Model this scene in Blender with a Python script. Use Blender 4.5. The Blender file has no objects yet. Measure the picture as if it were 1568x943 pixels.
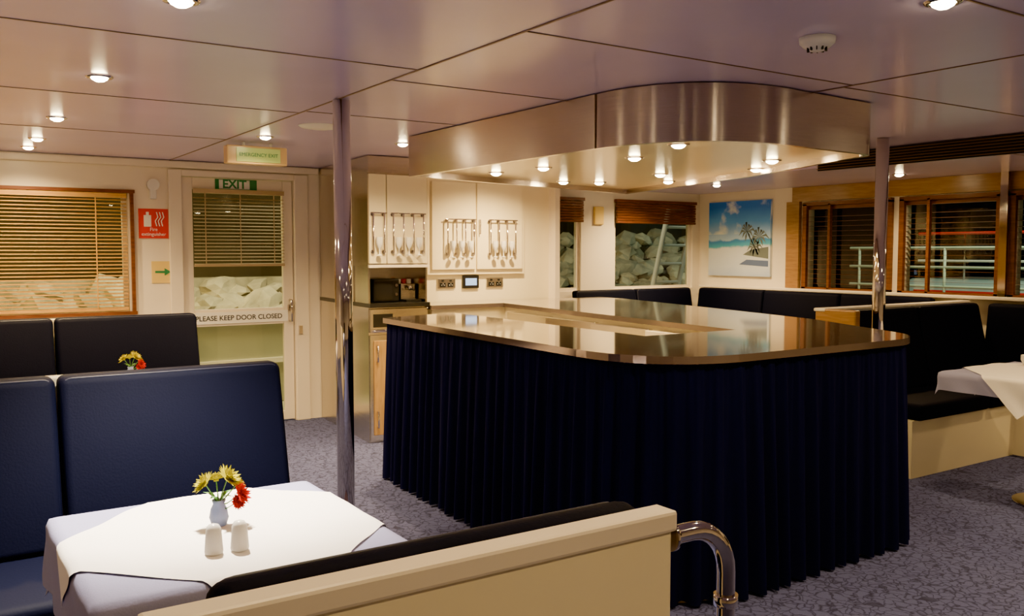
import bpy, bmesh, math, random
from mathutils import Vector, Matrix, noise
random.seed(7)
S = bpy.context.scene
H = 2.17

# ------------------------------------------------------------------ materials
def mk(name):
    m = bpy.data.materials.new(name); m.use_nodes = True
    nt = m.node_tree
    return m, nt, nt.nodes['Principled BSDF']

def mat(name, col, rough=0.5, metal=0.0, bump=0.0, bscale=60, var=0.0, vscale=4, spec=None, coat=0, emit=None, es=0, stretch=None, sheen=0):
    m, nt, b = mk(name)
    c = (*col, 1)
    b.inputs['Base Color'].default_value = c
    b.inputs['Roughness'].default_value = rough
    b.inputs['Metallic'].default_value = metal
    if spec is not None: b.inputs['Specular IOR Level'].default_value = spec
    if coat: b.inputs['Coat Weight'].default_value = coat; b.inputs['Coat Roughness'].default_value = 0.06
    if sheen: b.inputs['Sheen Weight'].default_value = sheen; b.inputs['Sheen Tint'].default_value = (0.3,0.35,0.8,1)
    if emit: b.inputs['Emission Color'].default_value = (*emit, 1); b.inputs['Emission Strength'].default_value = es
    tc = nt.nodes.new('ShaderNodeTexCoord'); mp = nt.nodes.new('ShaderNodeMapping')
    nt.links.new(tc.outputs['Object'], mp.inputs[0])
    if stretch: mp.inputs['Scale'].default_value = stretch
    if var:
        n = nt.nodes.new('ShaderNodeTexNoise'); n.inputs['Scale'].default_value = vscale; n.inputs['Detail'].default_value = 5
        nt.links.new(mp.outputs[0], n.inputs['Vector'])
        r = nt.nodes.new('ShaderNodeValToRGB')
        r.color_ramp.elements[0].position = 0.3; r.color_ramp.elements[1].position = 0.7
        r.color_ramp.elements[0].color = (*[max(0, x*(1-var)) for x in col], 1)
        r.color_ramp.elements[1].color = (*[min(1, x*(1+var)) for x in col], 1)
        nt.links.new(n.outputs[0], r.inputs[0]); nt.links.new(r.outputs[0], b.inputs['Base Color'])
    if bump:
        n = nt.nodes.new('ShaderNodeTexNoise'); n.inputs['Scale'].default_value = bscale; n.inputs['Detail'].default_value = 3
        nt.links.new(mp.outputs[0], n.inputs['Vector'])
        bp = nt.nodes.new('ShaderNodeBump'); bp.inputs['Strength'].default_value = bump; bp.inputs['Distance'].default_value = 0.01
        nt.links.new(n.outputs[0], bp.inputs['Height']); nt.links.new(bp.outputs[0], b.inputs['Normal'])
    return m

def carpet():
    m, nt, b = mk('carpet')
    tc = nt.nodes.new('ShaderNodeTexCoord')
    n = nt.nodes.new('ShaderNodeTexNoise'); n.inputs['Scale'].default_value = 14
    mx = nt.nodes.new('ShaderNodeVectorMath'); mx.operation = 'MULTIPLY_ADD'
    mx.inputs[1].default_value = (0.10, 0.10, 0)
    nt.links.new(tc.outputs['Object'], n.inputs['Vector']); nt.links.new(n.outputs['Color'], mx.inputs[0]); nt.links.new(tc.outputs['Object'], mx.inputs[2])
    v = nt.nodes.new('ShaderNodeTexVoronoi'); v.feature = 'DISTANCE_TO_EDGE'; v.inputs['Scale'].default_value = 24
    nt.links.new(mx.outputs[0], v.inputs['Vector'])
    r = nt.nodes.new('ShaderNodeValToRGB')
    e = r.color_ramp.elements
    e[0].position = 0.0; e[0].color = (0.025, 0.028, 0.10, 1)
    e[1].position = 0.11; e[1].color = (0.12, 0.14, 0.36, 1)
    nt.links.new(v.outputs[0], r.inputs[0])
    n2 = nt.nodes.new('ShaderNodeTexNoise'); n2.inputs['Scale'].default_value = 260
    nt.links.new(tc.outputs['Object'], n2.inputs['Vector'])
    mr = nt.nodes.new('ShaderNodeMix'); mr.data_type = 'RGBA'; mr.blend_type = 'MULTIPLY'; mr.inputs[0].default_value = 0.5
    nt.links.new(r.outputs[0], mr.inputs[6]); nt.links.new(n2.outputs[0], mr.inputs[7])
    nt.links.new(mr.outputs[2], b.inputs['Base Color'])
    b.inputs['Roughness'].default_value = 0.95
    bp = nt.nodes.new('ShaderNodeBump'); bp.inputs['Strength'].default_value = 0.5; bp.inputs['Distance'].default_value = 0.01
    nt.links.new(n2.outputs[0], bp.inputs['Height']); nt.links.new(bp.outputs[0], b.inputs['Normal'])
    return m

def glassmat():
    m = bpy.data.materials.new('window_glass'); m.use_nodes = True; nt = m.node_tree
    nt.nodes.clear()
    o = nt.nodes.new('ShaderNodeOutputMaterial'); mx = nt.nodes.new('ShaderNodeMixShader')
    t = nt.nodes.new('ShaderNodeBsdfTransparent'); t.inputs[0].default_value = (0.9, 0.97, 0.92, 1)
    g = nt.nodes.new('ShaderNodeBsdfGlossy'); g.inputs['Roughness'].default_value = 0.01
    f = nt.nodes.new('ShaderNodeFresnel'); f.inputs[0].default_value = 1.5
    nt.links.new(f.outputs[0], mx.inputs[0]); nt.links.new(t.outputs[0], mx.inputs[1]); nt.links.new(g.outputs[0], mx.inputs[2])
    nt.links.new(mx.outputs[0], o.inputs[0])
    return m

def woodmat(name, c1, c2, rough=0.35, scale=(1, 1, 12)):
    m, nt, b = mk(name)
    tc = nt.nodes.new('ShaderNodeTexCoord'); mp = nt.nodes.new('ShaderNodeMapping'); mp.inputs['Scale'].default_value = scale
    n = nt.nodes.new('ShaderNodeTexNoise'); n.inputs['Scale'].default_value = 6; n.inputs['Detail'].default_value = 6; n.inputs['Distortion'].default_value = 0.6
    r = nt.nodes.new('ShaderNodeValToRGB')
    r.color_ramp.elements[0].position = 0.35; r.color_ramp.elements[0].color = (*c1, 1)
    r.color_ramp.elements[1].position = 0.65; r.color_ramp.elements[1].color = (*c2, 1)
    nt.links.new(tc.outputs['Object'], mp.inputs[0]); nt.links.new(mp.outputs[0], n.inputs['Vector'])
    nt.links.new(n.outputs[0], r.inputs[0]); nt.links.new(r.outputs[0], b.inputs['Base Color'])
    b.inputs['Roughness'].default_value = rough
    return m

def brushed(name, col, rough, stretch, aniso=0):
    m, nt, b = mk(name)
    b.inputs['Base Color'].default_value = (*col, 1); b.inputs['Metallic'].default_value = 1
    tc = nt.nodes.new('ShaderNodeTexCoord'); mp = nt.nodes.new('ShaderNodeMapping'); mp.inputs['Scale'].default_value = stretch
    n = nt.nodes.new('ShaderNodeTexNoise'); n.inputs['Scale'].default_value = 5; n.inputs['Detail'].default_value = 4
    nt.links.new(tc.outputs['Object'], mp.inputs[0]); nt.links.new(mp.outputs[0], n.inputs['Vector'])
    mr = nt.nodes.new('ShaderNodeMapRange'); mr.inputs[3].default_value = rough*0.75; mr.inputs[4].default_value = rough*1.3
    nt.links.new(n.outputs[0], mr.inputs[0]); nt.links.new(mr.outputs[0], b.inputs['Roughness'])
    bp = nt.nodes.new('ShaderNodeBump'); bp.inputs['Strength'].default_value = 0.04; bp.inputs['Distance'].default_value = 0.005
    nt.links.new(n.outputs[0], bp.inputs['Height']); nt.links.new(bp.outputs[0], b.inputs['Normal'])
    if aniso:
        b.inputs['Anisotropic'].default_value = aniso
        b.inputs['Anisotropic Rotation'].default_value = 0.25
        tg = nt.nodes.new('ShaderNodeTangent'); tg.direction_type = 'RADIAL'; tg.axis = 'Z'
        nt.links.new(tg.outputs[0], b.inputs['Tangent'])
    return m

CARPET = carpet(); GLASS = glassmat()
CEIL = mat('ceiling_panel', (0.62, 0.54, 0.82), 0.2, var=0.04, vscale=1.5, bump=0.03, bscale=2.5)
SEAM = mat('seam_dark', (0.20, 0.13, 0.08), 0.6)
WHITE = mat('white_paint', (0.83, 0.75, 0.62), 0.35, var=0.03, vscale=3)
CREAM = mat('cream_laminate', (0.88, 0.79, 0.54), 0.22)
NAVY = mat('navy_leatherette', (0.0016, 0.0028, 0.0145), 0.7, bump=0.10, bscale=140, spec=.12)
NAVYP = mat('navy_piping', (0.008, 0.010, 0.032), 0.5)
SKIRT = mat('navy_skirt_cloth', (0.0048, 0.0070, 0.046), 0.9, bump=0.15, bscale=300, spec=.12)
CHROME = mat('chrome', (0.62, 0.57, 0.53), 0.06, 1.0)
STEEL = brushed('brushed_steel', (0.52, 0.45, 0.42), 0.22, (1, 1, 40), .8)
STEELV = brushed('brushed_steel_sheet', (0.66, 0.61, 0.52), 0.2, (1, 1, 14))
TOP = mat('polished_countertop', (0.13, 0.095, 0.08), 0.11, var=0.2, vscale=25, coat=1.0, spec=1.0)
TOPEDGE = mat('countertop_edge', (0.22, 0.17, 0.15), 0.12, 0.6)
BLACK = mat('black_plastic', (0.012, 0.012, 0.013), 0.3)
WOODV = woodmat('cupboard_wood', (0.34, 0.20, 0.07), (0.45, 0.28, 0.11), 0.3, (8, 8, 1))
WOODR = woodmat('blind_wood', (0.11, 0.030, 0.009), (0.19, 0.06, 0.018), 0.35, (1, 1, 10))
WOODL = woodmat('veneer_light', (0.28, 0.14, 0.045), (0.37, 0.20, 0.07), 0.3, (1, 1, 10))
GOLDBL = woodmat('blind_gold', (0.50, 0.27, 0.06), (0.62, 0.37, 0.10), 0.3, (1, 1, 10))
CLOTH = mat('lavender_tablecloth', (0.28, 0.28, 0.48), 0.8, bump=0.1, bscale=200)
CLOTHW = mat('white_overlay_cloth', (0.88, 0.84, 0.82), 0.8, bump=0.1, bscale=200)
CERAM = mat('white_ceramic', (0.85, 0.84, 0.82), 0.15)
CERBL = mat('blue_ceramic', (0.35, 0.45, 0.85), 0.15)
RED = mat('sign_red', (0.65, 0.02, 0.02), 0.4)
GREEN = mat('sign_green', (0.02, 0.22, 0.08), 0.4)
SIGNW = mat('sign_white', (0.85, 0.84, 0.80), 0.4)
YELP = mat('sign_photolum', (0.80, 0.58, 0.16), 0.4)
PLASTIC = mat('white_plastic', (0.80, 0.79, 0.76), 0.3)
LAMP = mat('lamp_emitter', (1, 0.9, 0.7), 0.5, emit=(1.0, 0.78, 0.40), es=170)
BLUEL = mat('display_blue', (0.3, 0.5, 1), 0.3, emit=(0.2, 0.4, 1.0), es=1.5)
PETY = mat('petal_yellow', (0.46, 0.42, 0.002), 0.8, spec=.02)
PETR = mat('petal_red', (0.42, 0.010, 0.004), 0.8, spec=.02)
LEAF = mat('leaf_green', (0.05, 0.18, 0.02), 0.5)
ROCK = mat('rock', (0.46, 0.41, 0.30), 0.9, var=0.45, vscale=3, bump=0.6, bscale=8)
PALEG = mat('deck_bulwark_paint', (0.38, 0.37, 0.26), 0.5)
DARKG = mat('dark_water_ground', (0.01, 0.013, 0.012), 0.3)
SOFF = mat('hood_soffit', (0.80, 0.66, 0.38), 0.18)

# ------------------------------------------------------------------ builder
class B:
    def __init__(s, name):
        s.n = name; s.v = []; s.f = []; s.m = []; s.sm = []; s.mats = []
    def mi(s, m):
        if m not in s.mats: s.mats.append(m)
        return s.mats.index(m)
    def raw(s, vs, fs, m, smooth=False, M=None):
        o = len(s.v); k = s.mi(m)
        for p in vs:
            p = Vector(p)
            s.v.append(M @ p if M else p)
        for f in fs:
            s.f.append([o+i for i in f]); s.m.append(k); s.sm.append(smooth)
        return s
    def bm(s, bm, m, smooth=False, M=None):
        bm.verts.index_update()
        s.raw([v.co.copy() for v in bm.verts], [[v.index for v in f.verts] for f in bm.faces], m, smooth, M)
        bm.free(); return s
    def box(s, x0, x1, y0, y1, z0, z1, m, bev=0, seg=2, M=None):
        b = bmesh.new(); bmesh.ops.create_cube(b, size=1)
        for v in b.verts:
            v.co = Vector(((x0+x1)/2+v.co.x*(x1-x0), (y0+y1)/2+v.co.y*(y1-y0), (z0+z1)/2+v.co.z*(z1-z0)))
        if bev:
            bmesh.ops.bevel(b, geom=b.edges[:], offset=bev, segments=seg, profile=0.5, affect='EDGES')
        s.bm(b, m, bool(bev) and seg > 2, M); return s
    def cyl(s, p0, p1, r, m, seg=24, r2=None, cap=True):
        p0 = Vector(p0); p1 = Vector(p1); d = p1-p0
        q = d.to_track_quat('Z', 'Y').to_matrix().to_4x4()
        b = bmesh.new(); bmesh.ops.create_cone(b, cap_ends=cap, segments=seg, radius1=r, radius2=r if r2 is None else r2, depth=d.length)
        b.verts.index_update()
        M = Matrix.Translation((p0+p1)/2) @ q
        o = len(s.v); k = s.mi(m)
        for v in b.verts: s.v.append(M @ v.co)
        for f in b.faces:
            s.f.append([o+v.index for v in f.verts]); s.m.append(k); s.sm.append(len(f.verts) == 4)
        b.free(); return s
    def tube(s, pts, r, m, seg=12):
        pts = [Vector(p) for p in pts]; n = len(pts); rings = []; prev = None
        for i, p in enumerate(pts):
            t = (pts[min(i+1, n-1)]-pts[max(i-1, 0)]).normalized()
            if prev is None:
                a = Vector((0, 0, 1)) if abs(t.z) < .9 else Vector((1, 0, 0))
                u = t.cross(a).normalized()
            else:
                u = (prev - t*prev.dot(t)).normalized()
            prev = u; w = t.cross(u)
            rings.append([p+u*math.cos(2*math.pi*j/seg)*r+w*math.sin(2*math.pi*j/seg)*r for j in range(seg)])
        vs = [q for rg in rings for q in rg]; fs = []
        for i in range(n-1):
            for j in range(seg):
                fs.append([i*seg+j, i*seg+(j+1) % seg, (i+1)*seg+(j+1) % seg, (i+1)*seg+j])
        s.raw(vs, fs, m, True)
        s.raw(rings[0], [list(range(seg))[::-1]], m); s.raw(rings[-1], [list(range(seg))], m); return s
    def prism(s, poly, z0, z1, m, mside=None, smooth=False, caps=(True, True)):
        n = len(poly); vs = [(x, y, z0) for x, y in poly]+[(x, y, z1) for x, y in poly]
        s.raw(vs, [[i, (i+1) % n, n+(i+1) % n, n+i] for i in range(n)], mside or m, smooth)
        if caps[1]: s.raw([(x, y, z1) for x, y in poly], [list(range(n))], m)
        if caps[0]: s.raw([(x, y, z0) for x, y in poly], [list(range(n))[::-1]], m)
        return s
    def lathe(s, prof, c, m, seg=24):
        n = len(prof); vs = []; fs = []
        for r, z in prof:
            for j in range(seg):
                a = 2*math.pi*j/seg; vs.append((c[0]+r*math.cos(a), c[1]+r*math.sin(a), c[2]+z))
        for i in range(n-1):
            for j in range(seg):
                fs.append([i*seg+j, i*seg+(j+1) % seg, (i+1)*seg+(j+1) % seg, (i+1)*seg+j])
        s.raw(vs, fs, m, True); return s
    def grid(s, fn, nu, nv, m, smooth=True):
        vs = [fn(i/nu, j/nv) for j in range(nv+1) for i in range(nu+1)]
        fs = [[j*(nu+1)+i, j*(nu+1)+i+1, (j+1)*(nu+1)+i+1, (j+1)*(nu+1)+i] for j in range(nv) for i in range(nu)]
        s.raw(vs, fs, m, smooth); return s
    def text(s, body, M, size, m, bold=0.0):
        cu = bpy.data.curves.new('t', 'FONT'); cu.body = body; cu.size = size
        cu.align_x = 'CENTER'; cu.align_y = 'CENTER'; cu.extrude = 0.0008; cu.offset = bold
        ob = bpy.data.objects.new('t', cu); bpy.context.collection.objects.link(ob)
        bpy.context.view_layer.update()
        me = bpy.data.meshes.new_from_object(ob.evaluated_get(bpy.context.evaluated_depsgraph_get()))
        s.raw([v.co.copy() for v in me.vertices], [list(p.vertices) for p in me.polygons], m, False, M)
        bpy.data.objects.remove(ob); bpy.data.curves.remove(cu); bpy.data.meshes.remove(me); return s
    def done(s, parent=None):
        me = bpy.data.meshes.new(s.n); me.from_pydata([tuple(v) for v in s.v], [], s.f)
        for m in s.mats: me.materials.append(m)
        for i, p in enumerate(me.polygons): p.material_index = s.m[i]; p.use_smooth = s.sm[i]
        me.update()
        ob = bpy.data.objects.new(s.n, me); bpy.context.collection.objects.link(ob)
        if parent: ob.parent = parent
        return ob

def empty(name):
    e = bpy.data.objects.new(name, None); bpy.context.collection.objects.link(e); return e

def fillet(poly, radii, seg=14, closed=True):
    out = []; n = len(poly)
    for i, p in enumerate(poly):
        r = radii[i]
        if r <= 0 or (not closed and i in (0, n-1)): out.append(tuple(p)); continue
        p = Vector(p); a = Vector(poly[i-1])-p; c = Vector(poly[(i+1) % n])-p
        la, lc = a.length, c.length; a.normalize(); c.normalize()
        ang = a.angle(c); t = min(r/math.tan(ang/2), la*.49 if la < 1 else la*.8, lc*.49 if lc < 1 else lc*.8)
        p0 = p+a*t; p1 = p+c*t
        for k in range(seg+1):
            u = k/seg
            w = (1-u)**2; q = 2*u*(1-u)*0.93; z = u*u; sm = w+q+z
            out.append(tuple((p0*w+p*q+p1*z)/sm))
    return out

RX = Matrix.Rotation(math.pi/2, 4, 'X')
def TY(x, y, z): return Matrix.Translation((x, y, z)) @ RX      # text facing -Y

# ------------------------------------------------------------------ room shell
def wall_y(name, y0, y1, x0, x1, ops, m=WHITE, zt=H):
    b = B(name); x = x0
    for (a, c, z0, z1) in sorted(ops):
        if a > x: b.box(x, a, y0, y1, 0, zt, m)
        if z0 > 0: b.box(a, c, y0, y1, 0, z0, m)
        if z1 < zt: b.box(a, c, y0, y1, z1, zt, m)
        x = c
    if x < x1: b.box(x, x1, y0, y1, 0, zt, m)
    return b.done()
def wall_x(name, x0, x1, y0, y1, ops, m=WHITE, zt=H):
    b = B(name); y = y0
    for (a, c, z0, z1) in sorted(ops):
        if a > y: b.box(x0, x1, y, a, 0, zt, m)
        b.box(x0, x1, a, c, 0, z0, m); b.box(x0, x1, a, c, z1, zt, m); y = c
    if y < y1: b.box(x0, x1, y, y1, 0, zt, m)
    return b.done()

B('floor').box(-1.3, 7.2, -1.6, 7.5, -0.1, 0, CARPET).done()
c = B('ceiling').box(-1.3, 7.2, -1.6, 7.5, H, H+0.1, CEIL)
for (x0, x1, y) in [(-1.2, 1.68, .56), (-1.2, 1.68, 1.88), (-1.2, 1.68, 3.2), (-1.2, 1.68, 4.52), (-1.2, 1.68, 5.84),
                    (1.68, 3.4, .45), (1.68, 3.4, 1.45), (1.68, 3.4, 2.45), (1.68, 3.4, 3.45), (1.68, 3.4, 4.45), (3.4, 5.6, .9), (3.4, 5.6, 2.5), (3.4, 5.6, 4.1)]:
    c.box(x0, x1, y-.004, y+.004, H-.0025, H, SEAM)
for x in (1.68, 3.4): c.box(x-.005, x+.005, -1.5, 7.4, H-.003, H, SEAM)
c.done()
c = B('ceiling_side_soffit').box(5.6, 7.1, -1.5, 7.0, 2.07, H, CEIL)
c.box(5.6, 7.1, 3.0, 3.006, 2.067, 2.07, SEAM); c.done()
g = B('air_conditioning_grille')
g.box(5.575, 5.598, 1.0, 4.3, 2.045, 2.165, BLACK)
for i in range(6): g.box(5.56, 5.58, 1.0, 4.3, 2.055+i*.019, 2.059+i*.019, SEAM)
g.done()

wall_y('wall_back', 7.4, 7.5, -1.2, 2.98, [(-.5, 1.36, .99, 1.9), (1.76, 2.68, .0, 2.05)])
wall_y('wall_galley', 6.55, 6.65, 3.31, 4.75, [], CREAM)
wall_x('wall_galley_return', 4.75, 4.80, 6.45, 7.0, [])
wall_y('wall_back_starboard', 7.0, 7.1, 4.80, 7.2, [(5.12, 5.47, 1.06, 1.95), (5.90, 7.0, 1.06, 1.95)])
wall_x('wall_right', 7.1, 7.2, -1.5, 7.0, [(4.70, 5.58, 1.1, 1.9), (3.75, 4.57, 1.1, 1.9), (2.75, 3.63, 1.1, 1.9)])
wall_x('wall_left', -1.3, -1.2, -1.5, 7.4, [])
wall_y('wall_front', -1.6, -1.5, -1.2, 7.1, [])
B('trim_cornice').box(-1.2, 2.9, 7.36, 7.398, 2.11, 2.165, WHITE, .01).done()
B('trim_veneer').box(7.08, 7.098, 2.0, 5.75, 1.93, 2.068, WOODL).done()
B('trim_column').box(7.06, 7.098, 5.65, 5.80, 1.1, 1.93, WOODL).done()
B('trim_sill').box(7.0, 7.098, -1.4, 6.9, 1.07, 1.098, WHITE, .006).done()

# windows
def window_y(name, x0, x1, z0, z1, y):
    b = B(name)
    f = .035
    for (a, c, d, e) in [(x0, x1, z0, z0+f), (x0, x1, z1-f, z1), (x0, x0+f, z0+f, z1-f), (x1-f, x1, z0+f, z1-f)]:
        b.box(a, c, y+.03, y+.07, d, e, WHITE)
    b.raw([(x0+f, y+.05, z0+f), (x1-f, y+.05, z0+f), (x1-f, y+.05, z1-f), (x0+f, y+.05, z1-f)], [[0, 1, 2, 3]], GLASS)
    b.done()
def blinds_y(name, x0, x1, z0, z1, y, m, pitch=.024, tilt=.35, w=.022):
    b = B(name); n = int((z1-z0-.04)/pitch)
    for i in range(n):
        z = z0+.02+i*pitch
        M = Matrix.Translation(((x0+x1)/2, y, z)) @ Matrix.Rotation(tilt, 4, 'X')
        b.box(-(x1-x0)/2, (x1-x0)/2, -w/2, w/2, -.0012, .0012, m, M=M)
    b.box(x0, x1, y-.018, y+.018, z1-.035, z1, m); b.box(x0, x1, y-.012, y+.012, z0, z0+.015, m)
    for k in (.12, .5, .88):
        x = x0+(x1-x0)*k; b.box(x-.004, x+.004, y-.0155, y-.0145, z0, z1, m)
    b.done()
window_y('window_1', -.5, 1.36, .99, 1.9, 7.4)
w = B('trim_window_frame')
for (a, c_, d, e) in [(-.55, 1.41, 1.9, 1.925), (-.55, 1.41, .965, .99), (1.375, 1.40, .99, 1.9)]: w.box(a, c_, 7.37, 7.398, d, e, WOODR)
w.done()
blinds_y('venetian_blind', -.48, 1.35, 1.0, 1.895, 7.39, GOLDBL, .0275, .34, .024)
window_y('window_2', 5.12, 5.47, 1.06, 1.95, 7.0)
window_y('window_3', 5.90, 7.0, 1.06, 1.95, 7.0)
def valance(x0, x1):
    b = B('wooden_roman_blind')
    for i in range(8): b.box(x0, x1, 6.955+(.004 if i % 2 else 0), 6.985, 1.74+i*.026, 1.763+i*.026, WOODR, .003)
    b.box(x0-.01, x1+.01, 6.95, 6.995, 1.95, 1.98, WOODR); b.done()
valance(5.12, 5.47); valance(5.90, 7.0)

def window_x(name, y0, y1, z0, z1):
    b = B(name)
    for (a, c, d, e) in [(y0-.03, y1+.03, z0-.02, z0+.015), (y0-.03, y1+.03, z1-.015, z1+.02), (y0-.03, y0+.015, z0, z1), (y1-.015, y1+.03, z0, z1), ((y0+y1)/2+.16, (y0+y1)/2+.185, z0, z1)]:
        b.box(7.062, 7.097, a, c, d, e, WOODR)
    b.raw([(7.15, y0, z0), (7.15, y1, z0), (7.15, y1, z1), (7.15, y0, z1)], [[0, 1, 2, 3]], GLASS)
    b.done()
    s = B('window_blind'); n = int((z1-z0-.08)/.045)
    for i in range(n):
        M = Matrix.Translation((7.12, (y0+y1)/2, z0+.05+i*.045)) @ Matrix.Rotation(.03, 4, 'Y')
        s.box(-.018, .018, -(y1-y0)/2+.01, (y1-y0)/2-.01, -.001, .001, WOODR, M=M)
    s.box(7.102, 7.138, y0+.01, y1-.01, z1-.05, z1-.005, WOODR); s.done()
window_x('window_4', 4.70, 5.58, 1.1, 1.9); window_x('window_5', 3.75, 4.57, 1.1, 1.9); window_x('window_6', 2.75, 3.63, 1.1, 1.9)
p = B('trim_post').box(7.03, 7.06, 3.66, 3.72, 1.1, 2.068, CHROME).done()

# door
d = B('door_1')
for (a, c_, e, f_) in [(1.66, 1.76, 0, 2.1), (2.68, 2.80, 0, 2.1), (1.76, 2.68, 2.05, 2.1)]: d.box(a, c_, 7.37, 7.399, e, f_, WHITE, .006)
for (a, c_, e, f_) in [(1.765, 1.85, .012, 2.045), (2.59, 2.675, .012, 2.045), (1.85, 2.59, .012, .09), (1.85, 2.59, .84, .98), (1.85, 2.59, 1.955, 2.045)]:
    d.box(a, c_, 7.415, 7.46, e, f_, WHITE, .004)
for (e, f_) in [(.09, .84), (.98, 1.955)]: d.raw([(1.85, 7.435, e), (2.59, 7.435, e), (2.59, 7.435, f_), (1.85, 7.435, f_)], [[0, 1, 2, 3]], GLASS)
d.tube([(2.64, 7.41, .86), (2.64, 7.36, .86), (2.64, 7.36, 1.04), (2.64, 7.41, 1.04)], .01, CHROME)
d.box(2.62, 2.66, 7.395, 7.415, .95, 1.0, CHROME)
d.box(1.70, 1.73, 7.355, 7.37, .3, .4, CHROME); d.box(2.70, 2.73, 7.35, 7.37, .75, .82, CHROME)
door = d.done()
blinds_y('door_blind', 1.85, 2.59, 1.33, 1.955, 7.385, mat('blind_dark', (0.45, 0.33, 0.18), .4), .028, .26)
B('keep_door_closed_sign').box(1.80, 2.62, 7.403, 7.409, .86, .955, SIGNW).text('PLEASE KEEP DOOR CLOSED', TY(2.21, 7.402, .905), .056, BLACK, .0008).done(door)
b = B('exit_sign').box(2.03, 2.37, 7.402, 7.409, 1.958, 2.04, GREEN)
b.box(2.06, 2.31, 7.400, 7.402, 1.963, 2.035, SIGNW).text('EXIT', TY(2.185, 7.399, 1.998), .095, GREEN, .003).done(door)
b = B('fire_extinguisher_sign').box(1.437, 1.657, 7.393, 7.399, 1.555, 1.785, RED)
b.box(1.475, 1.53, 7.391, 7.393, 1.645, 1.735, SIGNW, .001).box(1.492, 1.513, 7.391, 7.393, 1.735, 1.76, SIGNW)
for i in range(3): b.tube([(1.57+i*.022, 7.392, 1.65), (1.56+i*.022, 7.392, 1.69), (1.58+i*.022, 7.392, 1.72), (1.57+i*.022, 7.392, 1.76)], .0045, SIGNW, 6)
b.text('Fire\nextinguisher', TY(1.547, 7.392, 1.605), .037, SIGNW).done()
b = B('direction_arrow_sign').box(1.524, 1.695, 7.393, 7.399, 1.205, 1.375, YELP)
b.box(1.55, 1.62, 7.391, 7.393, 1.283, 1.30, GREEN)
b.raw([(1.62, 7.391, 1.262), (1.67, 7.391, 1.2915), (1.62, 7.391, 1.321)], [[0, 1, 2]], GREEN).done()
B('wall_speaker_lamp').cyl((1.545, 7.398, 1.97), (1.545, 7.35, 1.97), .045, PLASTIC).box(1.52, 1.57, 7.36, 7.398, 1.86, 1.96, PLASTIC, .01).done()
b = B('emergency_exit_light').box(1.68, 2.08, 5.84, 5.92, 2.02, 2.14, mat('exitbox', (.70, .48, .22), .3), .008).box(1.74, 2.03, 5.834, 5.839, 2.035, 2.125, mat('exitbox_face', (.40, .50, .15), .3, emit=(.6, .7, .2), es=.3))
b.text('EMERGENCY EXIT', TY(1.885, 5.832, 2.08), .032, GREEN).cyl((1.8, 5.88, 2.14), (1.8, 5.88, 2.166), .01, PLASTIC).cyl((1.98, 5.88, 2.14), (1.98, 5.88, 2.166), .01, PLASTIC).done()

# ------------------------------------------------------------------ galley unit
u = B('galley_cabinet')
fy = 6.16
poly = [(2.81, fy+.02), (3.308, fy+.02), (3.308, 7.39), (2.91, 7.39)]
u.prism(poly, 0.0, 1.03, CREAM, STEELV); u.prism(poly, 1.34, H-.006, CREAM, STEELV)
u.prism([(2.80, fy-.03), (3.308, fy-.03), (3.308, 7.38), (2.90, 7.38)], 1.03, 1.06, BLACK)
u.prism([(2.83, 6.5), (3.30, 6.5), (3.30, 7.38), (2.91, 7.38)], 1.06, 1.34, STEELV)
u.prism([(2.81, fy+.02), (2.825, fy+.02), (2.925, 7.38), (2.91, 7.38)], 1.06, 1.34, STEELV)
u.box(3.295, 3.308, fy+.02, 6.5, 1.06, 1.34, STEELV)
u.box(2.81, 3.308, fy, fy+.02, 2.04, H-.006, STEELV)
u.box(2.815, 2.955, fy, fy+.02, 1.36, 2.03, CREAM, .004); u.box(2.962, 3.305, fy, fy+.02, 1.36, 2.03, CREAM, .004)
u.box(2.81, 3.305, fy-.005, fy+.02, 1.33, 1.352, WHITE)
u.box(2.815, 3.305, fy, fy+.02, .84, 1.02, STEELV, .004); u.box(2.84, 3.0, fy-.004, fy, .88, .98, BLACK)
u.tube([(2.83, fy, .855), (2.83, fy-.03, .855), (3.28, fy-.03, .855), (3.28, fy, .855)], .008, CHROME, 8)
u.box(2.815, 3.305, fy, fy+.02, .02, .82, STEELV)
u.box(2.84, 3.08, fy-.012, fy, .06, .78, WOODV, .004); u.box(3.10, 3.29, fy-.012, fy, .06, .78, WOODV, .004)
for z in (.18, .68): u.tube([(2.865, fy-.012, z-.06), (2.865, fy-.03, z-.06), (2.865, fy-.03, z+.06), (2.865, fy-.012, z+.06)], .007, CHROME, 8)
u.box(2.84, 2.86, 6.6, 6.9, 1.5, 1.95, SIGNW)
u.done()
def rack(x0, n, z0, z1, y, pitch=.075):
    b = B('glass_rack'); w = pitch*(n-1)
    b.tube([(x0-.02, y-.03, z1), (x0+w+.02, y-.03, z1)], .005, CHROME, 8)
    for i in range(n):
        x = x0+i*pitch
        b.tube([(x, y-.001, z1), (x, y-.03, z1), (x, y-.032, z0+.02), (x, y-.02, z0)], .006, CHROME, 8)
        b.cyl((x, y-.001, z1-.01), (x, y-.012, z1-.01), .014, CHROME, 12); b.cyl((x, y-.001, z0+.01), (x, y-.02, z0+.01), .014, CHROME, 12)
    for i in range(n-1):
        x = x0+(i+.5)*pitch
        b.lathe([(.004, 0), (.022, .002), (.022, .006), (.004, .012), (.004, .05), (.018, .07), (.026, .10), (.024, .14)], (x, y-.035, z0-.02), CERAM, 14)
    b.done()
rack(2.835, 2, 1.44, 1.74, fy, .09); rack(3.0, 4, 1.44, 1.74, fy, .085)
rack(3.66, 4, 1.42, 1.72, 6.497, .085); rack(4.08, 4, 1.42, 1.72, 6.497, .085)
u = B('wall_cupboard')
u.box(3.50, 4.46, 6.52, 6.549, 1.26, 2.06, CREAM)
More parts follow.
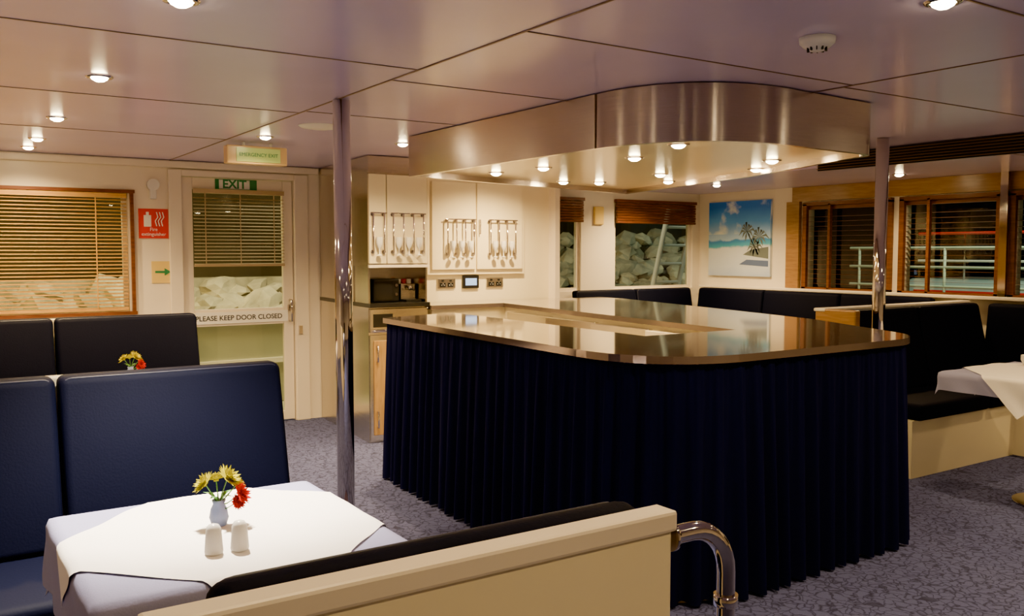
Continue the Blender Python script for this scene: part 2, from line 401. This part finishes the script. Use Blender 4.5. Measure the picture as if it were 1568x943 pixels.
u.box(3.53, 3.95, 6.50, 6.52, 1.30, 2.03, CREAM, .005); u.box(3.965, 4.43, 6.50, 6.52, 1.30, 2.03, CREAM, .005)
for x in (3.93, 3.985): u.tube([(x, 6.5, 1.6), (x, 6.48, 1.6), (x, 6.48, 1.72), (x, 6.5, 1.72)], .005, CHROME, 8)
u.done()
for (x0, x1) in ((3.60, 3.77), (4.08, 4.25)):
    b = B('power_socket').box(x0, x1, 6.535, 6.549, 1.145, 1.225, STEELV, .003)
    for k in (.28, .72):
        x = x0+(x1-x0)*k
        b.box(x-.025, x+.025, 6.530, 6.535, 1.155, 1.19, BLACK); b.box(x-.008, x+.008, 6.529, 6.535, 1.20, 1.215, BLACK)
        for s_ in (-.012, .012): b.box(x+s_-.003, x+s_+.003, 6.529, 6.5305, 1.168, 1.174, PLASTIC)
        b.box(x-.002, x+.002, 6.529, 6.5305, 1.18, 1.187, PLASTIC)
    b.done()
B('control_display').box(3.84, 4.0, 6.53, 6.549, 1.14, 1.25, BLACK, .004).box(3.865, 3.975, 6.527, 6.53, 1.165, 1.225, BLUEL).done()
B('microwave_oven').box(2.90, 3.12, 6.28, 6.49, 1.062, 1.24, BLACK, .01).box(2.915, 3.06, 6.275, 6.28, 1.08, 1.22, mat('oven_glass', (.02, .02, .02), .08)).cyl((3.09, 6.28, 1.19), (3.09, 6.27, 1.19), .012, CHROME).cyl((3.09, 6.28, 1.12), (3.09, 6.27, 1.12), .012, CHROME).done()
b = B('espresso_machine').box(3.15, 3.28, 6.32, 6.48, 1.062, 1.20, STEELV, .008).box(3.15, 3.28, 6.22, 6.32, 1.062, 1.08, BLACK).cyl((3.215, 6.29, 1.19), (3.215, 6.29, 1.15), .022, CHROME).tube([(3.215, 6.29, 1.16), (3.215, 6.22, 1.155)], .008, BLACK)
for i in range(3): b.lathe([(0, 0), (.018, 0), (.022, .035), (.019, .035), (.016, .004), (0, .004)], (3.17+i*.045, 6.40, 1.20), RED if i == 1 else CERAM, 14)
b.done()

# ------------------------------------------------------------------ bar counter
bar = empty('bar_counter')
outer = [(2.44, 5.15), (2.32, 2.50), (4.12, 2.52), (4.62, 3.55), (4.90, 4.6), (5.25, 6.1), (5.25, 6.44)]
of = fillet(outer, [0, .50, .42, .8, 0, 0, 0], closed=False)
inner = [(4.80, 6.44), (4.80, 6.54), (3.315, 6.54), (3.315, 6.12), (3.98, 6.12), (3.65, 3.32), (3.0, 3.32), (3.06, 5.35)]
B('countertop').prism(of+inner, 1.0, 1.032, TOP, TOPEDGE).done(bar)
def offs(path, d):
    out = []
    for i, p in enumerate(path):
        a = Vector(path[max(i-1, 0)]); c_ = Vector(path[min(i+1, len(path)-1)])
        tt = (c_-a).normalized(); nn = Vector((-tt.y, tt.x))
        out.append((p[0]+nn.x*d, p[1]+nn.y*d))
    return out
body_o = offs(of, .06)
inn2 = [(4.78, 6.42), (4.78, 6.53), (3.34, 6.53), (3.34, 6.16), (4.02, 6.16), (3.69, 3.28), (2.96, 3.28), (3.02, 5.28)]
inb = B('carcass').prism(body_o+inn2, 0, 0.999, CREAM)
inb.box(3.12, 3.40, 3.325, 3.36, .50, .97, STEELV)
for k in range(4):
    y0 = 3.5+k*.62; xx = 3.69+(y0-3.28)*(.33/2.88)
    inb.box(xx-.03, xx+.03, y0, y0+.58, .12, .97, WHITE if k == 0 else STEELV, .004)
inb.done(bar)
def resample(path, st):
    out = []; P = [Vector(p) for p in path]; L = [0]
    for i in range(1, len(P)): L.append(L[-1]+(P[i]-P[i-1]).length)
    n = int(L[-1]/st); j = 0
    for k in range(n+1):
        s_ = L[-1]*k/n
        while j < len(L)-2 and L[j+1] < s_: j += 1
        u_ = (s_-L[j])/max(1e-9, L[j+1]-L[j]); out.append(P[j].lerp(P[j+1], u_))
    return out, L[-1]
sk = [(2.64, 5.22)]+offs(of, .026)[:-2]
pts, LL = resample(fillet(sk, [0, .03]+[0]*(len(sk)-2), closed=False), .006)
N = len(pts)-1
nrm = []
for i in range(N+1):
    a = pts[max(i-8, 0)]; c_ = pts[min(i+8, N)]; tt = (c_-a).normalized(); nrm.append(Vector((tt.y, -tt.x)))
def skf(u_, v_):
    i = min(N, int(round(u_*N))); s_ = i/N*LL
    def nz(a, f): return noise.noise(Vector((s_*f+a, a*3.1, 0)))
    ph = s_/0.098*2*math.pi + 2.6*nz(1.7, 3.0) + 1.6*nz(9.2, 8.0) + .7*v_*nz(4.4, 6.0)
    phf = s_/0.030*2*math.pi + 2.2*nz(3.1, 9.0)
    env = .65+.75*abs(nz(6.6, 5.0))*2
    w_ = math.sin(ph); w_ = math.copysign(abs(w_)**.7, w_)
    amp = (.004+.024*v_**.65)*min(1.35, env)
    fine = .0035*math.sin(phf)*max(0, 1-v_*1.6)
    o_ = amp*w_+fine+.022*v_*(1+.6*nz(2.2, 2.0))
    p_ = pts[i]+nrm[i]*o_
    z = .997-v_*(.980+.010*w_*0.6)
    return (p_.x, p_.y, z)
B('pleated_skirt').grid(skf, N, 18, SKIRT).done(bar)

# ------------------------------------------------------------------ overhead hood
hood = [(2.58, 5.05), (2.60, 2.60), (3.90, 2.68), (4.40, 3.9), (4.85, 5.6)]
hf = fillet(hood, [0, .60, .12, 0, 0], 28)
h = B('range_hood_canopy').prism(hf, 1.92, H-.005, STEEL, smooth=False, caps=(False, False))
hin = fillet([(2.61, 5.02), (2.63, 2.63), (3.88, 2.71), (4.37, 3.9), (4.81, 5.565)], [0, .58, .11, 0, 0], 28)
h.prism(hin, 1.92, 1.955, STEEL, caps=(False, False))
n = len(hf); h.raw([(x, y, 1.92) for x, y in hf]+[(x, y, 1.92) for x, y in hin], [[i, (i+1) % n, n+(i+1) % n, n+i] for i in range(n)], STEELV)
h.raw([(x, y, 1.955) for x, y in hin], [list(range(n))], SOFF)
h.box(2.590, 2.60, 3.215, 3.219, 1.92, H-.006, SEAM)
ho = h.done()
for i, pl in enumerate(ho.data.polygons):
    if len(pl.vertices) == 4 and abs(pl.normal.z) < .1 and i < n and pl.area < .05: pl.use_smooth = True

# ------------------------------------------------------------------ poles
def pole(x, y, r):
    B('chrome_pole').cyl((x, y, 0), (x, y, H-.005), r, CHROME, 40).cyl((x, y, 0), (x, y, .012), r*1.7, CHROME, 40).done()
pole(1.70, 4.02, .042); pole(5.12, 3.46, .04)

# ------------------------------------------------------------------ left booth benches
def back_cushion(b, x0, x1, yb, yt, zb, zt, th):
    sh = (yt-yb)/(zt-zb)
    bm = bmesh.new(); bmesh.ops.create_cube(bm, size=1)
    for v in bm.verts:
        v.co = Vector(((x0+x1)/2+v.co.x*(x1-x0), v.co.y*abs(th), (zb+zt)/2+v.co.z*(zt-zb)))
    bmesh.ops.bevel(bm, geom=bm.edges[:], offset=min(.028, abs(th)*.45), segments=4, profile=.5, affect='EDGES')
    for v in bm.verts: v.co.y += yb+th/2+(v.co.z-zb)*sh
    b.bm(bm, NAVY, True)
    path = []
    for (x, z) in fillet([(x0+.012, zb+.03), (x0+.012, zt-.008), (x1-.012, zt-.008), (x1-.012, zb+.03)], [0, .03, .03, 0], 5, closed=False):
        path.append((x, yb+(z-zb)*sh+th*.10, z))
    b.tube(path, .004, NAVYP, 6)
def bench(b, cush, x0, x1, yf, ztop, sgn=1, seat=True):
    for (a, c_) in cush: back_cushion(b, a, c_, yf-.13*sgn, yf, .48, ztop, .10*sgn)
    if seat:
        ya, yb_ = sorted((yf-.56*sgn, yf-.02*sgn))
        for (a, c_) in cush: b.box(a, c_, ya, yb_, .37, .48, NAVY, .03, 4)
        ya, yb_ = sorted((yf-.52*sgn, yf+.08*sgn)); b.box(x0+.02, x1-.02, ya, yb_, 0, .372, CREAM)
    ya, yb_ = sorted((yf+.10*sgn, yf+.155*sgn)); b.box(x0, x1, ya, yb_, 0, ztop-.01, CREAM, .008)
    return b
bench(B('booth_bench'), [(.375, 1.13), (-.40, .367)], -.42, 1.14, 3.28, 1.035).done()
bench(B('booth_bench'), [(.70, 1.56), (-.35, .69)], -.38, 1.57, 6.2, 1.035).done()
b = B('booth_bench')
b.box(.20, 1.0, 1.037, 1.075, .0, 1.02, CREAM, .006)
b.box(.195, 1.006, 1.03, 1.08, 1.0, 1.035, WHITE, .006)
back_cushion(b, .285, .985, 1.20, 1.148, .48, 1.036, -.066)
b.box(.285, .985, 1.20, 1.72, .37, .48, NAVY, .03, 4); b.box(.265, .985, 1.08, 1.68, 0, .372, CREAM)
b.done()
g = B('grab_rail')
yr = 1.055
pth = [(1.008, yr, .985), (1.05, yr, .985)]
for i in range(9):
    a = i/8*math.pi/2; pth.append((1.06+.085*math.sin(a), yr, .90+.085*math.cos(a)))
pth += [(1.145, yr, .86), (1.145, yr, .01)]
g.tube(pth, .016, CHROME, 20); g.cyl((1.0075, yr, .985), (1.015, yr, .985), .025, CHROME); g.cyl((1.145, yr, 0), (1.145, yr, .012), .035, CHROME)
g.cyl((1.145, yr, .84), (1.145, yr, .86), .021, CHROME)
g.done()

# ------------------------------------------------------------------ tables
def table(x0, x1, y0, y1, z=.75, drop=.17, E=.47):
    root = empty('dining_table')
    b = B('pedestal').box(x0+.02, x1-.02, y0+.02, y1-.02, z-.04, z-.004, CREAM)
    cx, cy = (x0+x1)/2, (y0+y1)/2
    b.cyl((cx, cy, .01), (cx, cy, z-.04), .04, CHROME).cyl((cx, cy, 0), (cx, cy, .015), .20, CHROME, 32); b.done(root)
    hx, hy = (x1-x0)/2, (y1-y0)/2
    def drape(px, py, off):
        qx = max(-hx, min(hx, px)); qy = max(-hy, min(hy, py))
        dx, dy = px-qx, py-qy; dd = math.hypot(dx, dy)
        if dd < 1e-6: return Vector((cx+px, cy+py, z+off+.0014*math.sin(px*23+py*9)*math.sin(py*17)))
        out = min(.012, dd) + .10*dd*(.4+.4*math.sin((px-py)*28))
        zz = dd if not (dx and dy) else max(abs(dx), abs(dy))+.3*min(abs(dx), abs(dy))
        return Vector((cx+qx+dx/dd*(out+off), cy+qy+dy/dd*(out+off), z+off-zz*.985))
    def rv(t_, hh):
        return (t_*2-1)*(hh+drop)
    B('tablecloth').grid(lambda u_, v_: drape(rv(u_, hx), rv(v_, hy), .002), 56, 56, CLOTH).done(root)
    def ov(u_, v_):
        a, c_ = (u_*2-1)*E/2, (v_*2-1)*E/2
        px, py = a-c_, a+c_
        q = drape(px+.03, py-.015, .006)
        q.z += .0015*math.sin(a*40)*math.sin(c_*31)
        return q
    B('overlay_cloth').grid(ov, 80, 80, CLOTHW).done(root)
table(.27, .965, 1.90, 2.60, E=.50)
table(.45, 1.25, 4.75, 5.55, E=.55)
table(4.98, 5.80, 2.05, 2.95, .75, .11, E=.66)

def flowers(x, y, z, k=1):
    b = B('flower_vase')
    b.lathe([(0, 0), (.018, 0), (.024, .02), (.020, .042), (.014, .055), (.017, .065), (.014, .065), (.011, .055), (0, .05)], (x, y, z), CERBL, 20)
    rnd = random.Random(5)
    heads = [(-.030, .012, .108, PETY, .036), (.022, -.005, .118, PETY, .040), (.000, .02, .112, PETY, .032), (.046, -.030, .080, PETR, .034), (.05, .004, .10, PETY, .026), (.034, -.040, .062, PETR, .026)]
    for (dx, dy, dz, mm, r) in heads:
        c_ = Vector((x+dx, y+dy, z+dz))
        b.tube([(x, y, z+.05), (x+dx*.4, y+dy*.4, z+dz*.7), tuple(c_)], .0016, LEAF, 6)
        ax = Vector((dx*3, dy*3-.03, .08)).normalized(); q = ax.to_track_quat('Z', 'Y')
        for ring, (tilt, ln, cnt) in enumerate(((.15, 1, 18), (.55, .85, 14), (.95, .6, 9))):
            for i in range(cnt):
                a = 2*math.pi*i/cnt+ring*.3+rnd.uniform(-.1, .1); L_ = r*ln*rnd.uniform(.85, 1.1)
                dr = Vector((math.cos(a)*math.cos(tilt), math.sin(a)*math.cos(tilt), math.sin(tilt))); sd = Vector((-math.sin(a), math.cos(a), 0))*r*.15
                P = [Vector((0, 0, 0)), dr*L_*.55+sd, dr*L_+Vector((0, 0, r*.08)), dr*L_*.55-sd]
                b.raw([tuple(c_+q @ p_) for p_ in P], [[0, 1, 2, 3]], mm)
        b.cyl(c_-q @ Vector((0, 0, .004)), c_+q @ Vector((0, 0, .006)), r*.2, mm, 10)
    for a in (0.5, 2.2, 4.0, 5.2):
        d_ = Vector((math.cos(a), math.sin(a), 0)); s_ = Vector((-math.sin(a), math.cos(a), 0))*.008
        o_ = Vector((x, y, z+.06)); b.raw([tuple(o_), tuple(o_+d_*.025+s_+Vector((0, 0, .02))), tuple(o_+d_*.05+Vector((0, 0, .02))), tuple(o_+d_*.025-s_+Vector((0, 0, .02)))], [[0, 1, 2, 3]], LEAF)
    b.done()
flowers(.615, 2.27, .758); flowers(.95, 5.2, .758)
def shaker(x, y):
    B('salt_shaker').lathe([(0, 0), (.020, 0), (.021, .004), (.018, .045), (.0165, .058), (.012, .066), (.004, .069), (0, .069)], (x, y, .758), CERAM, 24).done()
shaker(.545, 2.06); shaker(.603, 2.055)
B('sugar_bowl').lathe([(0, 0), (.03, 0), (.045, .03), (.045, .06), (.04, .06), (.038, .03), (0, .006)], (5.65, 2.78, .758), CERAM, 24).done()

# ------------------------------------------------------------------ starboard booths
def bench_x(b, y0, y1, xf, ztop, n, z0=.48):
    L_ = (y1-y0)/n
    for i in range(n):
        bmm = bmesh.new(); bmesh.ops.create_cube(bmm, size=1)
        a, c_ = y0+i*L_+.004, y0+(i+1)*L_-.004
        for v in bmm.verts: v.co = Vector((v.co.x*.09, (a+c_)/2+v.co.y*(c_-a), (z0+ztop)/2+v.co.z*(ztop-z0)))
        bmesh.ops.bevel(bmm, geom=bmm.edges[:], offset=.028, segments=4, profile=.5, affect='EDGES')
        for v in bmm.verts: v.co.x += xf-.03+(v.co.z-z0)*.12
        b.bm(bmm, NAVY, True)
        b.box(xf-.48, xf-.05, a, c_, .37, .48, NAVY, .03, 4)
    b.box(xf-.44, xf+.0, y0+.01, y1-.01, 0, .372, CREAM)
    return b
b = B('corner_booth_seat')
bench(b, [(5.27, 6.10), (6.108, 6.93)], 5.22, 6.98, 3.80, 1.05)
bench_x(b, .4, 3.74, 6.93, 1.05, 4)
b.box(5.165, 5.22, 3.66, 3.98, 0, 1.06, WOODL, .01)
b.box(5.16, 6.98, 3.90, 3.99, 1.04, 1.062, WHITE, .006)
b.done()
b = bench_x(B('corner_booth_seat'), 4.2, 6.84, 6.93, 1.07, 3)
for i in range(2):
    a = 5.32+i*.78; c_ = a+.77
    back_cushion(b, a, c_, 6.78, 6.88, .48, 1.07, .09)
    b.box(a, c_, 6.33, 6.80, .37, .48, NAVY, .03, 4)
b.box(5.34, 6.86, 6.37, 6.82, 0, .372, CREAM)
b.done()

# ------------------------------------------------------------------ ceiling lights
def spot(x, y, z, e, ang, r, col, parent):
    l = bpy.data.lights.new('lamp', 'SPOT'); l.energy = e; l.spot_size = math.radians(ang); l.spot_blend = .9; l.shadow_soft_size = r; l.color = col
    o = bpy.data.objects.new('lamp', l); bpy.context.collection.objects.link(o); o.location = (x, y, z)
    o.parent = parent
def downlight(x, y, z, e, ang=140, col=(1, .78, .50)):
    b = B('ceiling_downlight')
    b.lathe([(.036, -.001), (.038, -.008), (.050, -.006), (.054, -.001)], (x, y, z), CHROME, 28)
    b.lathe([(.0, -.022), (.016, -.020), (.030, -.012), (.036, -.002)], (x, y, z), LAMP, 24)
    o = b.done(); spot(x, y, z-.026, e, ang, .035, col, o)
WARM = (1, .69, .31)
G = 7.2
for (x, y, e, an) in [(.655, 2.70, 175, 80), (.65, 4.05, 36, 150), (.65, 5.4, 50, 150), (.66, 6.45, 42, 150), (.66, 7.0, 30, 150), (.65, 1.2, 8, 150),
                  (1.84, 5.56, 48, 150), (2.72, 5.41, 52, 150), (2.49, 1.50, 34, 150), (4.6, 1.5, 42, 150), (2.49, 0.1, 20, 150), (.65, 0.0, 12, 150), (4.9, -.2, 28, 150), (-.5, 3.4, 15, 150), (4.0, 5.95, 62, 150)]:  # out-of-view downlights are added; last one, hidden behind hood, added to brighten galley
    downlight(x, y, H, e*G, an, WARM if y != 2.70 else (1, .86, .66))
for (x, y, e) in [(6.56, 4.28, 20), (6.56, 2.6, 16), (6.2, 5.9, 42), (5.95, 6.5, 32), (6.5, 1.0, 16)]:
    downlight(x, y, 2.07, e*G, 150, WARM)
for (x, y) in [(3.10, 4.85), (3.15, 4.40), (3.22, 3.66), (3.95, 3.35), (4.28, 3.75), (4.05, 4.35), (4.5, 4.75), (4.15, 5.1), (3.9, 5.2), (3.0, 3.1)]:
    downlight(x, y, 1.955, 10*G, 150, (1, .70, .30))
b = B('smoke_detector').lathe([(0, -.045), (.022, -.045), (.03, -.035), (.045, -.032), (.058, -.02), (.06, -.001), (0, -.001)], (2.55, 1.98, H), PLASTIC, 32)
for i in range(10):
    a = i*math.pi/5; b.box(-.004, .004, -.002, .002, -.012, .0, BLACK, M=Matrix.Translation((2.55+.030*math.cos(a), 1.98+.030*math.sin(a), H-.034)) @ Matrix.Rotation(a, 4, 'Z'))
b.done()
B('ceiling_vent').lathe([(0, -.018), (.06, -.018), (.075, -.012), (.11, -.010), (.125, -.001)], (1.95, 4.92, H), PLASTIC, 32).done()

# ------------------------------------------------------------------ painting
def canvas():
    m, nt, b = mk('beach_picture')
    tc = nt.nodes.new('ShaderNodeTexCoord'); sep = nt.nodes.new('ShaderNodeSeparateXYZ')
    nt.links.new(tc.outputs['Generated'], sep.inputs[0])
    n = nt.nodes.new('ShaderNodeTexNoise'); n.inputs['Scale'].default_value = 3.5; n.inputs['Detail'].default_value = 5
    nt.links.new(tc.outputs['Generated'], n.inputs['Vector'])
    md = nt.nodes.new('ShaderNodeMath'); md.operation = 'MULTIPLY_ADD'; md.inputs[1].default_value = .16
    nt.links.new(n.outputs[0], md.inputs[0]); nt.links.new(sep.outputs['Z'], md.inputs[2])
    r = nt.nodes.new('ShaderNodeValToRGB'); e = r.color_ramp.elements
    e[0].position = 0; e[0].color = (.35, .45, .7, 1)
    e[1].position = 1; e[1].color = (.03, .18, .75, 1)
    for p_, c_ in ((.2, (.65, .72, .85, 1)), (.46, (.8, .84, .9, 1)), (.49, (.10, .50, .72, 1)), (.56, (.06, .30, .72, 1)), (.58, (.50, .70, .95, 1)), (.8, (.10, .38, .95, 1))):
        x = e.new(p_); x.color = c_
    nt.links.new(md.outputs[0], r.inputs[0])
    n2 = nt.nodes.new('ShaderNodeTexNoise'); n2.inputs['Scale'].default_value = 3; n2.inputs['Detail'].default_value = 6
    nt.links.new(tc.outputs['Generated'], n2.inputs['Vector'])
    r2 = nt.nodes.new('ShaderNodeValToRGB'); r2.color_ramp.elements[0].position = .5; r2.color_ramp.elements[1].position = .62
    gt = nt.nodes.new('ShaderNodeMath'); gt.operation = 'GREATER_THAN'; gt.inputs[1].default_value = .56
    nt.links.new(sep.outputs['Z'], gt.inputs[0]); nt.links.new(n2.outputs[0], r2.inputs[0])
    mu = nt.nodes.new('ShaderNodeMath'); mu.operation = 'MULTIPLY'; nt.links.new(r2.outputs[0], mu.inputs[0]); nt.links.new(gt.outputs[0], mu.inputs[1])
    mx = nt.nodes.new('ShaderNodeMix'); mx.data_type = 'RGBA'; nt.links.new(mu.outputs[0], mx.inputs[0]); nt.links.new(r.outputs[0], mx.inputs[6]); mx.inputs[7].default_value = (.85, .9, .95, 1)
    nt.links.new(mx.outputs[2], b.inputs['Base Color']); b.inputs['Roughness'].default_value = .5
    return m
b = B('beach_painting').box(7.07, 7.098, 6.0, 6.83, 1.2, 1.97, canvas())
PALM = mat('painted_palm', (.16, .19, .18), .6); SHAD = mat('painted_shadow', (.12, .17, .34), .6)
def pal(y, z, s_):
    for i in range(11):
        a = i/11*math.pi*2+.3; L_ = s_*(.8+.3*((i*7) % 3)/2)
        p0 = Vector((7.068, y, z)); p1 = p0+Vector((0, math.cos(a)*L_*.6, math.sin(a)*L_*.55+.02)); p2 = p0+Vector((0, math.cos(a)*L_, math.sin(a)*L_*.6-.03))
        sd = Vector((0, -math.sin(a), math.cos(a)))*.012
        b.raw([tuple(p0), tuple(p1+sd), tuple(p2), tuple(p1-sd)], [[0, 1, 2, 3]], PALM)
pal(6.30, 1.66, .12); pal(6.14, 1.60, .13); pal(6.2, 1.5, .11)
b.raw([(7.068, 6.16, 1.42), (7.068, 6.14, 1.42), (7.068, 6.295, 1.66), (7.068, 6.305, 1.66)], [[0, 1, 2, 3]], PALM)
b.raw([(7.068, 6.02, 1.38), (7.068, 6.35, 1.42), (7.068, 6.25, 1.47), (7.068, 6.02, 1.5)], [[0, 1, 2, 3]], PALM)
b.raw([(7.068, 6.02, 1.30), (7.068, 6.4, 1.32), (7.068, 6.3, 1.37), (7.068, 6.02, 1.36)], [[0, 1, 2, 3]], SHAD)
b.done()
B('thermostat_box').box(5.62, 5.74, 6.97, 6.999, 1.72, 1.90, YELP, .01).done()

# ------------------------------------------------------------------ exterior
B('ground_outside').box(-14, 26, -14, 22, -.6, -.16, DARKG).done()
rk = B('rock_seawall'); rnd = random.Random(3)
for row in range(11):
    for i in range(66):
        x = -4+i*.26+rnd.uniform(-.10, .10)
        if row > 6 and x < 4.5: continue
        y = 10.0+row*.20+rnd.uniform(-.08, .08); z = .0+row*.16+rnd.uniform(-.06, .06)
        r = rnd.uniform(.12, .24)
        bm = bmesh.new(); bmesh.ops.create_icosphere(bm, subdivisions=1 if rnd.random() < .6 else 2, radius=r)
        o_ = Vector((rnd.random()*50, rnd.random()*50, 0)); sx, sy, sz = rnd.uniform(.8, 1.45), rnd.uniform(.8, 1.2), rnd.uniform(.55, .9)
        for v in bm.verts:
            k = 1+.6*noise.noise(v.co*6+o_)
            v.co = Vector((v.co.x*sx*k, v.co.y*sy*k, v.co.z*sz*k))
        rk.bm(bm, ROCK, False, Matrix.Translation((x, y, z)) @ Matrix.Rotation(rnd.uniform(-.6, .6), 4, 'Y'))
rk.box(-5, 14, 12.3, 12.6, -.15, 1.1, ROCK)
rk.done()
B('quay_wall').box(-8, 16, 13.4, 13.8, -.15, 5, mat('quay_dark', (.06, .045, .025), .9, var=.4, vscale=1)).done()
b = B('deck_bulwark').box(-4, 8.8, 8.7, 8.78, -.04, .80, PALEG).box(-4, 8.8, 8.66, 8.82, .80, .84, WHITE, .01)
for i in range(12): b.box(-3.5+i*1.1, -3.44+i*1.1, 8.62, 8.7, -.04, .8, PALEG)
b.box(-4, 8.8, 8.68, 8.7, .35, .40, WHITE)
b.done()
B('deck_outside').box(-4, 8.8, 7.55, 8.85, -.15, -.05, PALEG).done()
b = B('boarding_ladder')
for dx in (0, .42): b.tube([(7.15+dx, 8.1, -.04), (7.75+dx, 8.1, 2.2)], .032, SIGNW)
for i in range(9): k = .1+i*.1; b.tube([(7.15+.6*k, 8.1, -.04+2.24*k), (7.57+.6*k, 8.1, -.04+2.24*k)], .018, SIGNW)
b.done()
B('pontoon_dock').box(9.2, 11.5, -4, 8, -.15, .35, mat('dock', (.45, .42, .36), .7)).box(9.15, 9.2, -4, 8, .2, .36, WHITE).done()
b = B('dock_railing')
for z in (.75, 1.0, 1.25, 1.5): b.tube([(11.0, -3.5, z), (11.0, 7.9, z)], .018, PALEG, 8)
for i in range(10): b.cyl((11.0, -3.5+i*1.25, .35), (11.0, -3.5+i*1.25, 1.5), .018, PALEG, 8)
b.done()
b = B('moored_boat').box(14, 16, -2, 9, -.15, 1.0, mat('hull', (.35, .38, .36), .3), .1).box(13.98, 14.0, -1.8, 8.8, .75, .82, RED).box(14.5, 15.8, 1, 7, 1.0, 2.0, mat('cabin', (.12, .20, .13), .4), .08)
for z in (1.3, 1.5): b.tube([(14.1, -1.7, z), (14.1, 8.8, z)], .02, WHITE, 8)
b.tube([(14.1, -1.7, 1.75), (14.1, 8.8, 1.75)], .025, RED, 8)
for i in range(9): b.cyl((14.1, -1.6+i*1.2, 1.0), (14.1, -1.6+i*1.2, 1.75), .015, CHROME, 8)
b.box(14.46, 14.5, 1.4, 6.6, 1.4, 1.75, BLACK); b.done()
def area(name, loc, tgt, e, sz, col):
    l = bpy.data.lights.new(name, 'AREA'); l.energy = e; l.size = sz; l.color = col
    o = bpy.data.objects.new(name, l); bpy.context.collection.objects.link(o); o.location = loc
    o.rotation_euler = (Vector(tgt)-Vector(loc)).to_track_quat('-Z', 'Y').to_euler()
area('deck_floodlight', (0.0, 8.0, 3.2), (0.3, 10.6, .9), 330, .5, (1, .70, .24))
area('deck_floodlight', (2.9, 8.3, 3.2), (3.2, 10.8, .8), 330, .5, (1, .86, .48))
area('deck_floodlight', (7.5, 8.0, 3.2), (8.3, 10.6, .9), 26, .5, (.95, 1, .7))
area('dock_floodlight', (10.0, 5.0, 4.5), (14, 5.0, 1.2), 600, .5, (.8, 1, .75))

w = bpy.data.worlds.new('night_sky'); S.world = w; w.use_nodes = True
w.node_tree.nodes['Background'].inputs[0].default_value = (.004, .005, .007, 1); w.node_tree.nodes['Background'].inputs[1].default_value = .5
try:
    S.view_settings.view_transform = 'AgX'
    S.view_settings.look = 'AgX - Punchy'
except Exception: pass

# ------------------------------------------------------------------ camera
cd = bpy.data.cameras.new('camera'); cam = bpy.data.objects.new('camera', cd); bpy.context.collection.objects.link(cam)
cd.sensor_width = 36; cd.lens = 1368/1568*36; cd.clip_start = .05
cam.location = (0, 0, 1.45)
cam.rotation_euler = (math.radians(90-3.6), 0, math.radians(-33.6))
S.camera = cam
